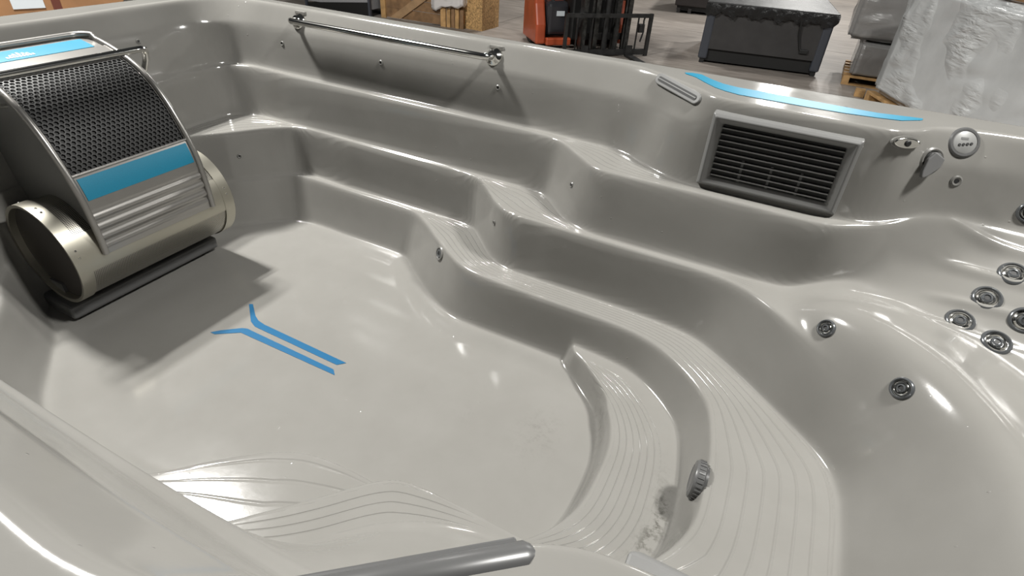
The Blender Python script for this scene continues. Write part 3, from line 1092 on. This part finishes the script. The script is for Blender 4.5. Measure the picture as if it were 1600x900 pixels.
def arc_sheet(name, a0, a1, y0, y1, r, th, m, parent, n=48):
    vs = []
    for rad in (r, r - th):
        for i in range(n + 1):
            a = math.radians(a0 + (a1 - a0) * i / n)
            for y in (y0, y1): vs.append((DX + rad * math.cos(a), y, DZ + rad * math.sin(a)))
    B = 2 * (n + 1)
    fs = []
    for i in range(n):
        q = 2 * i
        fs += [(q, q + 2, q + 3, q + 1), (B + q, B + q + 1, B + q + 3, B + q + 2), (q, q + 1, B + q + 1, B + q) if i == 0 else (q, B + q, B + q + 2, q + 2), (q + 1, q + 3, B + q + 3, B + q + 1)]
        if i == 0: fs.append((q, B + q, B + q + 2, q + 2))
    fs.append((2 * n, B + 2 * n, B + 2 * n + 1, 2 * n + 1))
    o = MB().add(vs, fs).build(name, m, parent, smooth=True)
    uv = o.data.uv_layers.new(name='UVMap')
    org = ORG[parent]
    for lp in o.data.loops:
        c = o.data.vertices[lp.vertex_index].co + org
        uv.data[lp.index].uv = (math.atan2(c.z - DZ, c.x - DX) * DR, c.y)
    return o


drum = arc_sheet('drum', -172, 180, DY0 + .045, DY1 - .045, DR, .004, perforated(), mac)
drum['label'] = 'stainless drum with perforated ends under the hood'
arc_sheet('wrap_plate', -8, 34, DY0 + .006, DY1 - .006, DR + .004, .004, m_steel, mac)
for y0, y1, s_ in ((DY0, DY0 + .05, -1), (DY1 - .05, DY1, 1)):
    rg = MB().lathe([(DR - .008, .05), (DR - .008, .0), (DR - .004, -.002), (DR + .0055, -.002), (DR + .0055, .05), (DR - .008, .05)], (DX, y0 if s_ < 0 else y1, DZ), (0, -s_, 0), 72, caps=False).build('end_ring', m_steel, mac, smooth=True)
    yb = y0 + .03 if s_ < 0 else y1 - .03
    MB().lathe([(DR - .008, 0), (DR - .008, .004), (0, .004)], (DX, yb, DZ), (0, s_, 0), 60).build('end_disc', mat('end_disc_brown', (.035, .03, .026), .5), rg, smooth=True)
    ym = (y0 + y1) / 2
    for deg in (12, 20, 70, 78, 110, 150):
        a = math.radians(deg)
        e = Vector((math.cos(a), 0, math.sin(a)))
        MB().lathe([(.0045, 0), (.0045, .002), (.003, .0035), (0, .0035)], Vector((DX, ym, DZ)) + e * (DR + .005), e, 10).build('screw', m_chrome, rg, smooth=True)
# dark base under the drum
MB().box((-2.73, .865, .024), (-2.505, 1.60, .085)).build('base', m_greyd, mac, bevel=.012)
for y in (.93, 1.25, 1.56):
    MB().box((-2.66, y - .03, .08), (-2.57, y + .03, .17)).build('bracket', m_greyd, mac)

# ------------------------------------------------------------------ warehouse: goods behind the tub
FZ = FLOOR_Z


def basis(a, b):
    """ground frame from point a to point b: returns T(local)->world with x along a->b, y away from the camera side"""
    ex = Vector((b[0] - a[0], b[1] - a[1], 0)).normalized()
    ey = Vector((-ex.y, ex.x, 0))
    o = Vector((a[0], a[1], FZ))
    return (lambda p: o + ex * p[0] + ey * p[1] + Vector((0, 0, p[2]))), math.hypot(b[0] - a[0], b[1] - a[1]), o


# ---- black hot tub with its cover
m_tubgrey = mat('charcoal_panel', (.030, .0285, .0285), .55, var=(7, .15))
m_tubpost = mat('slate_blue_post', (.045, .050, .062), .4)
m_cover = mat('black_vinyl_cover', (.018, .018, .019), .45, bump=(5, .4, .02), var=(3, .3))
m_flap = mat('black_vinyl_flap', (.006, .006, .0065), .35, bump=(9, .8, .03))
T, W, o = basis(at_z(1088, 97, FZ), at_z(1276, 121, FZ))
D = 1.75
ht = empty('hot_tub', o, 'charcoal hot tub under a black vinyl cover on the warehouse floor', 'hot tub')
ZB, ZT = .21, .74
MB().box((.06, .06, .03), (W - .06, D - .06, ZB + .02), T).build('base', m_black, ht)
for (x0, y0, x1, y1) in ((.1, .012, W - .1, .04), (.1, D - .04, W - .1, D - .012), (.012, .1, .04, D - .1), (W - .04, .1, W - .012, D - .1)):
    MB().box((x0, y0, ZB), (x1, y1, ZT), T).build('side_panel', m_tubgrey, ht)
for x in (0, W - .13):
    for y in (0, D - .13):
        MB().box((x, y, .06), (x + .13, y + .13, ZT + .01), T).build('corner_post', m_tubpost, ht, bevel=.03, seg=3)
        MB().box((x + .03, y + .03, 0), (x + .1, y + .1, .07), T).build('foot', m_black, ht)
MB().box((-.03, -.03, ZT + .02), (W + .03, D + .03, ZT + .11), T).build('cover', m_cover, ht, bevel=.012)
fp = MB()
n = 40
for i in range(n + 1):
    x = -.035 + (W + .07) * i / n
    dz = .10 + .025 * math.sin(i * .9) + .02 * math.sin(i * 2.3)
    for (yy, zz) in ((-.035, ZT + .09), (-.045 + .012 * math.sin(i * 1.7), ZT + .03), (-.035 + .015 * math.sin(i * 1.3), ZT - dz + .05)):
        fp.v.append(tuple(T((x, yy, zz))))
for i in range(n):
    for k in range(2):
        fp.f.append((i * 3 + k, i * 3 + 3 + k, i * 3 + 4 + k, i * 3 + 1 + k))
fp.build('cover_flap', m_flap, ht, smooth=True, fix=False)
for s0, s1 in ((0, 0),):
    MB().tube([T((W * .745, -.035, ZT - .02)), T((W * .76, -.02, ZT - .2)), T((W * .80, .0, ZT - .40)), T((W * .845, .0, ZB + .13))], .014, 8).build('cover_strap', m_black, ht, smooth=True)
    MB().box((W * .80, -.02, ZB + .08), (W * .87, .015, ZB + .14), T).build('strap_buckle', m_black, ht, bevel=.01)

# ---- second dark tub farther back
T, W, o = basis(at_z(1052, 19, FZ), at_z(1150, 30, FZ))
t2 = empty('hot_tub', o, 'small dark brown hot tub far behind the covered one', 'hot tub')
MB().box((0, 0, .14), (W, 1.6, .8), T).build('side_panel', mat('dark_brown_panel', (.035, .030, .030), .5), t2, bevel=.02)
MB().box((.05, .05, .05), (W - .05, 1.5, .15), T).build('base', m_black, t2)
for x in (.06, .3, W - .12):
    MB().box((x, .02, 0), (x + .07, .12, .10), T).build('foot', m_tubgrey, t2)

# ---- wood
m_wood = mat('pale_pine', (.40, .24, .10), .6, var=(9, .3))
m_wood2 = mat('brown_timber', (.20, .115, .055), .65, var=(8, .35))
m_osb = mat('chipboard', (.36, .22, .09), .65, var=(38, .55), bump=(60, .4, .004))
m_card = mat('brown_cardboard', (.24, .12, .05), .7, var=(5, .15))


def pallet(name, T, o, w, d, z0, label, group=None, m=m_wood):
    e = empty(name, o, label, 'pallet', group)
    for y in (0, d / 2 - .045, d - .09):
        MB().box((0, y, z0), (w, y + .09, z0 + .018), T).build('bottom_board', m, e)
    for x in (0, w / 2 - .045, w - .09):
        MB().box((x, 0, z0 + .018), (x + .09, d, z0 + .10), T).build('stringer', m, e)
    k = 6
    for i in range(k):
        y = (d - .1) * i / (k - 1)
        MB().box((0, y, z0 + .10), (w, y + .1, z0 + .12), T).build('deck_board', m, e)
    return e


def wrapped(name, T, o, lo, hi, m, label, amp=.018, top=None, seed=0, sub=26, cat='wrapped goods'):
    """box of goods under stretch film: bulging, creased"""
    bm = bmesh.new()
    bmesh.ops.create_cube(bm, size=1)
    bmesh.ops.bevel(bm, geom=bm.edges[:], offset=.05, segments=3, affect='EDGES')
    bmesh.ops.subdivide_edges(bm, edges=[e for e in bm.edges if e.calc_length() > .3], cuts=sub, use_grid_fill=True)
    bm.normal_update()
    c = Vector([(a + b) / 2 for a, b in zip(lo, hi)])
    s = Vector([b - a for a, b in zip(lo, hi)])
    for v in bm.verts:
        n_ = v.normal.copy()
        p = Vector((v.co.x * s.x, v.co.y * s.y, v.co.z * s.z)) + c
        if top and v.co.z > 0: p.z += top(p.x) * min(1, v.co.z * 2)
        q = p + Vector((seed, 0, 0))
        # creases run across the tension of the film
        cr = mnoise.noise(Vector((q.x * 2.0 + q.z * 1.1, q.y * 3, q.z * 9 - q.x * 4)))
        f = mnoise.noise(q * 2.2)
        p = p + Vector((n_.x, n_.y, n_.z)) * (amp * (cr * max(0, f + .25) * 2.0))
        v.co = T(p)
    me_ = bpy.data.meshes.new(name)
    bmesh.ops.recalc_face_normals(bm, faces=bm.faces)
    bm.to_mesh(me_)
    bm.free()
    for p in me_.polygons: p.use_smooth = True
    ob = link_mesh(name, me_, m, None)
    me_.transform(Matrix.Translation(-Vector(o)))
    ob.location = o
    return tag(ob, label, cat)


def film(name, color, rough, sc):
    m = mat(name, color, rough, 0, .6, var=(3, .12), coat=.4)
    nt = m.node_tree
    p = nt.nodes['Principled BSDF']
    tc = nt.nodes.new('ShaderNodeTexCoord')
    mp = nt.nodes.new('ShaderNodeMapping')
    mp.inputs['Rotation'].default_value = (0, math.radians(38), 0)
    mp.inputs['Scale'].default_value = (1.6 * sc, 2 * sc, 9 * sc)
    n_ = nt.nodes.new('ShaderNodeTexNoise')
    n_.inputs['Scale'].default_value = 1.6
    n_.inputs['Detail'].default_value = 5
    n_.inputs['Distortion'].default_value = .4
    b = nt.nodes.new('ShaderNodeBump')
    b.inputs['Strength'].default_value = .9
    b.inputs['Distance'].default_value = .07
    nt.links.new(tc.outputs['Object'], mp.inputs['Vector'])
    nt.links.new(mp.outputs['Vector'], n_.inputs['Vector'])
    pm = nt.nodes.new('ShaderNodeTexNoise')
    pm.inputs['Scale'].default_value = 1.5
    pm.inputs['Detail'].default_value = 2
    pr = nt.nodes.new('ShaderNodeMapRange')
    pr.inputs['From Min'].default_value = .47
    pr.inputs['From Max'].default_value = .66
    nt.links.new(tc.outputs['Object'], pm.inputs['Vector'])
    nt.links.new(pm.outputs['Fac'], pr.inputs['Value'])
    mu = nt.nodes.new('ShaderNodeMath')
    mu.operation = 'MULTIPLY'
    nt.links.new(n_.outputs['Fac'], mu.inputs[0])
    nt.links.new(pr.outputs[0], mu.inputs[1])
    nt.links.new(mu.outputs[0], b.inputs['Height'])
    nt.links.new(b.outputs['Normal'], p.inputs['Normal'])
    return m


m_film = film('white_stretch_film', (.45, .46, .46), .3, 1.3)
m_film2 = film('clear_film_over_grey', (.20, .195, .19), .3, .7)
m_film3 = mat('clear_film_over_dark', (.09, .085, .075), .25, coat=.6)

# white wrapped load at the right
idt = lambda p: Vector(p)
c0 = at_z(1355, 141, -.20)
ang = math.radians(-65)
TW, _, _ = basis(c0, (c0[0] + math.cos(ang), c0[1] + math.sin(ang)))
pallet('wooden_pallet', lambda p: TW((p[0], p[1], p[2] * 1.5)), TW((0, 0, 0)), 2.9, 1.2, 0, 'pallet beneath the large white wrapped load', m=m_wood)
WT = 1.03 - FZ
wrapped('wrapped_load', TW, TW((1.45, .6, .195)), (0, 0, .195), (3.0, 1.3, WT), m_film, 'big load in creased white stretch film at the upper right', amp=.02, sub=40)
pallet('wooden_pallet', lambda p: TW((p[0] + .95, p[1] + .12, p[2])), TW((.95, .12, WT)), 1.5, 1.1, WT + .02, 'wooden pallet lying on top of the white wrapped load', m=m_wood2)

# grey wrapped load in the middle, on its pallet
pa = at_z(1313, 131, FZ)
T2 = lambda p: Vector((pa[0] + p[0], pa[1] + p[1] + p[0] * .02, FZ + p[2]))
pallet('wooden_pallet', T2, (pa[0], pa[1], FZ), 1.0, 1.15, 0, 'pale wooden pallet under the grey wrapped load')
wrapped('wrapped_load', idt, (pa[0] + .5, pa[1] + .6, FZ + .12), (pa[0] + .06, pa[1] + .06, FZ + .12), (pa[0] + .98, pa[1] + 1.1, .17), m_film2,
        'lower grey goods in clear film on the pale pallet', amp=.012, seed=5, sub=14)
wrapped('wrapped_load', idt, (pa[0] + .5, pa[1] + .6, .19), (pa[0] - .13, pa[1] + .12, .19), (pa[0] + 1.0, pa[1] + 1.15, 1.0), m_film2,
        'upper grey goods in shiny clear film stacked beside the covered hot tub', amp=.02, seed=11, sub=18)
bl = at_z(1349, 150, FZ)
MBb = MB().box((bl[0] - .12, bl[1] - .12, FZ), (bl[0] + .0, bl[1] + .02, FZ + .09))
tag(MBb.build('timber_block', m_wood, None, bevel=.006), 'short pale timber block on the floor below the white wrapped load', 'timber')

# ---- chipboard crate and the timber crate beside it
ca = at_z(708, 41, FZ)
cb = at_z(753, 49, FZ)
T, W, o = basis(ca, cb)
cr = empty('chipboard_crate', o, 'chipboard crate with an orange sticker left of the forklift', 'crate')
MB().box((0, 0, 0), (W, .02, 1.3), T).build('front_board', m_osb, cr)
MB().box((W - .02, .02, 0), (W, .55, 1.3), T).build('side_board', m_osb, cr)
MB().box((0, .02, 0), (.02, .55, 1.3), T).build('side_board', m_osb, cr)
MB().box((.02, .53, 0), (W - .02, .55, 1.3), T).build('back_board', m_osb, cr)
MB().box((-.05, -.01, 0), (0, .05, 1.3), T).build('corner_batten', m_wood2, cr)
so = at_y(712, 45, o.y)
stx = W * .26
MB().box((stx, -.004, .07), (stx + .085, -.001, .20), T).build('orange_sticker', mat('orange_sticker', (.75, .22, .01), .5), cr)

T, W, o = basis(at_z(598, 27, FZ), at_z(694, 42, FZ))
tc_ = empty('timber_crate', o, 'dark timber crate with a diagonal brace and clear film on top', 'crate')
for i in range(6):
    MB().box((0, .03, .02 + i * .165), (W, .05, .02 + i * .165 + .155), T).build('plank', m_wood2, tc_)
MB().box((0, .05, 0), (.02, .9, 1.0), T).build('side_board', m_wood2, tc_)
for x in (-.03, W - .07):
    MB().box((x, 0, 0), (x + .1, .03, 1.02), T).build('upright', m_wood, tc_)
br = MB()
br.slab([T((W * .12, 0, .02)), T((W * .30, 0, .02)), T((W * 1.0, 0, .62)), T((W * .95, 0, .72))], T((0, 1, 0)) - T((0, 0, 0)), .028)
br.build('diagonal_brace', mat('tan_plank', (.30, .19, .10), .6, var=(6, .2)), tc_)
for i in range(4):
    x = W + .04 + i * .085
    MB().box((x, .02 + .01 * (i % 2), 0), (x + .07, .06, .30 + .02 * (i % 3)), T).build('offcut', (m_wood, m_wood2)[i % 2], tc_)
cf = wrapped('film_bundle', idt, T((W + .12, .05, .30)), (0, 0, 0), (1, 1, 1), mat('clear_film_clump', (.55, .53, .52), .22, coat=.8), 'crumpled clear plastic film lying on the timber crate', sub=8, cat='plastic film')
# reshape the film into a low crumpled roll
for v in cf.data.vertices:
    p = v.co + Vector(cf.location)
    q = Vector((p.x - .5, p.y - .5, p.z - .5))
    w = mnoise.noise(q * 4) * .06
    v.co = (T((W + .08 + q.x * .62, .06 + q.y * .22, .42 + q.z * .20 + q.x * .10 + w)) - Vector(cf.location))

# ---- grey cabinet at the far left
T, W, o = basis(at_z(478, 11, FZ), at_z(580, 27, FZ))
gc = empty('spa_cabinet', o, 'grey spa cabinet with pale panel behind the handrail', 'cabinet')
MB().box((0, .02, .12), (W, .9, .95), T).build('body', mat('pale_grey_panel', (.27, .27, .28), .5), gc)
MB().slab([T((.05, .0, .0)), T((W, .0, .0)), T((W, .0, .24)), T((.05, .0, .09))], T((0, 1, 0)) - T((0, 0, 0)), .02).build('dark_plinth', m_black, gc)
for x in (0.02, W - .03):
    MB().box((x, -.03, 0), (x + .04, .02, 1.0), T).build('corner_post', m_tubpost, gc)

# ---- black floor scrubber-like bin with wheels behind the crate
pb = at_z(760, 27, FZ)
bn = empty('black_bin', (pb[0] - .12, pb[1] + .1, FZ), 'black rounded bin on a wheel behind the chipboard crate', 'bin')
MB().lathe([(.17, .10), (.20, .16), (.21, .4), (.25, .75), (.26, .8), (.24, .81), (0, .81)], (pb[0] - .12, pb[1] + .1, FZ), (0, 0, 1), 28).build('body', m_dark, bn, smooth=True)
MB().lathe([(.09, -.03), (.1, -.02), (.1, .02), (.09, .03)], (pb[0] + .02, pb[1] + .02, FZ + .1), (1, .3, 0), 24).build('wheel', m_black, bn, smooth=True)
MB().lathe([(.09, -.03), (.1, -.02), (.1, .02), (.09, .03)], (pb[0] - .28, pb[1] + .1, FZ + .1), (1, .3, 0), 24).build('wheel', m_black, bn, smooth=True)

# ---- cardboard box with a white label at the far left corner
pc = at_z(24, 10, .35)
d = ray(24, 10)
pc = np.array([0, 0, CAM_H]) + d * (6.3 / np.linalg.norm(d[:2]))
bx = empty('cardboard_box', (pc[0], pc[1], FZ), 'brown cardboard box with a white label behind the left end of the tub', 'box')
ang = math.atan2(d[1], d[0]) - math.pi / 2
Rb = Matrix.Rotation(ang, 3, 'Z')
Tb = lambda p: Rb @ Vector(p) + Vector((pc[0], pc[1], FZ))
ztop = 1.25
MB().box((-.75, 0, 0), (.75, .7, ztop), Tb).build('carton', m_card, bx, bevel=.01)
zl = pc[2] - FZ
MB().box((-.02, -.004, zl - .02), (.19, -.001, zl + .12), Tb).build('white_label', m_white, bx)
MB().box((.24, -.003, 0), (.30, -.001, ztop), Tb).build('tape', mat('brown_tape', (.10, .03, .02), .4), bx)

# ------------------------------------------------------------------ forklift
m_orange = mat('forklift_orange', (.34, .06, .02), .38, var=(4, .2), coat=.3)
m_iron = mat('black_iron', (.018, .018, .018), .45, .2, var=(12, .5))
m_ironw = mat('worn_mast_steel', (.045, .045, .043), .35, .6, var=(20, .6))
m_seat = mat('seat_black', (.02, .02, .02), .5)
zt = .22
fl_ = at_z(885, 21, zt)
fr_ = at_z(1022, 22, zt)
T, W, o = basis(fl_, fr_)
TH = zt - FZ           # top of the backrest above the floor
fk = empty('forklift', o, 'orange forklift with black mast and load backrest behind the tub', 'forklift')
# load backrest
bk = MB().box((0, 0, TH - .055), (W, .03, TH), T).build('backrest_top_bar', m_iron, fk)
MB().box((0, 0, .02), (W, .04, .10), T).build('carriage_bar', m_iron, fk)
for x, w_ in ((0, .05), (W - .055, .055)):
    MB().box((x, -.005, .0), (x + w_, .035, TH), T).build('backrest_post', m_iron, fk)
for f_ in (.13, .30, .44, .58, .70, .83):
    MB().box((W * f_, .005, .09), (W * f_ + .018, .025, TH - .05), T).build('backrest_rod', m_iron, fk)
# mast channels, chains and cylinder
for x in (.22, .36, .60, .73):
    MB().box((W * x, .10, .03), (W * x + .07, .24, 2.3), T).build('mast_channel', m_ironw, fk)
for x in (.31, .69):
    MB().tube([T((W * x + .02, .09, .1)), T((W * x + .02, .09, 2.2))], .017, 8).build('lift_chain', m_ironw, fk)
MB().tube([T((W * .52, .18, .05)), T((W * .52, .18, 1.6))], .045, 16).build('lift_cylinder', m_iron, fk, smooth=True)
for zz in (.2, .75, 1.5):
    MB().box((W * .22, .2, zz), (W * .80, .25, zz + .09), T).build('mast_crossbar', m_iron, fk)
# body behind
MB().box((W * .02, .75, .12), (W * .80, 1.9, .50), T).build('chassis', m_orange, fk, bevel=.05, seg=3)
for x0, x1 in ((-.26, -.10), (W * .80, W * .90)):
    b = MB()
    b.slab([T((x0, .55, .06)), T((x0, 1.3, .06)), T((x0, 1.3, .95)), T((x0, .95, 1.15)), T((x0, .78, 1.10)), T((x0, .70, .62)), T((x0, .57, .34))], T((x1 - x0, 0, 0)) - T((0, 0, 0)), x1 - x0)
    b.build('fender', m_orange, fk, bevel=.03)
MB().box((-.10, .50, .05), (W * .22, .60, .16), T).build('front_sill', m_orange, fk, bevel=.02)
MB().box((-.08, .62, .16), (W * .20, .95, .66), T).build('gas_tank', mat('dark_tank', (.035, .035, .04), .18, .3), fk, bevel=.07, seg=3)
MB().box((W * .22, .55, .12), (W * .80, .72, .95), T).build('front_cowl', m_black, fk, bevel=.03)
MB().box((W * .25, .75, .5), (W * .8, 1.3, .72), T).build('seat_base', m_black, fk, bevel=.03)
MB().box((W * .3, 1.15, .7), (W * .75, 1.35, 1.25), T).build('seat_back', m_seat, fk, bevel=.05, seg=3)
MB().box((W * .03, 1.5, .2), (W * .95, 2.1, .95), T).build('counterweight', m_orange, fk, bevel=.12, seg=4)
for x in (-.02, W * .88):
    for y in (.7, 1.85):
        MB().tube([T((x + .05, y, .9 if y > 1 else .4)), T((x + .05, y + .12, 2.1))], .03, 8).build('guard_post', m_iron, fk)
MB().box((-.02, .8, 2.08), (W, 2.0, 2.14), T).build('overhead_guard', m_iron, fk)
ax = T((1, 0, 0)) - T((0, 0, 0))
for x in (-.24, W * .78):
    for y, r in ((1.0, .24), (1.75, .22)):
        if x < 0 and y > 1.5: x = .12
        MB().lathe([(r * .6, 0), (r * .95, .0), (r, .03), (r, .17), (r * .95, .2), (r * .6, .2)], T((x, y, r)), ax, 28).build('wheel', m_black, fk, smooth=True)
MB().tube([T((W * .90, .04, .2)), T((W * .92, .03, .35)), T((W * .905, .03, .5)), T((W * .915, .03, TH - .03))], .013, 8).build('hose', m_black, fk, smooth=True)
MB().box((W * .86, .03, .33), (W * .93, .1, .45), T).build('side_lamp', m_iron, fk, bevel=.01)
for x in (.2, .72):
    MB().box((W * x, -.95, .0), (W * x + .11, 0, .035), T).build('fork', m_iron, fk)
    MB().box((W * x, -.03, .0), (W * x + .11, 0, .16), T).build('fork_shank', m_iron, fk)
MB().box((W * .05, .60, .46), (W * .14, .617, .53), T).build('data_plate', m_white, fk)
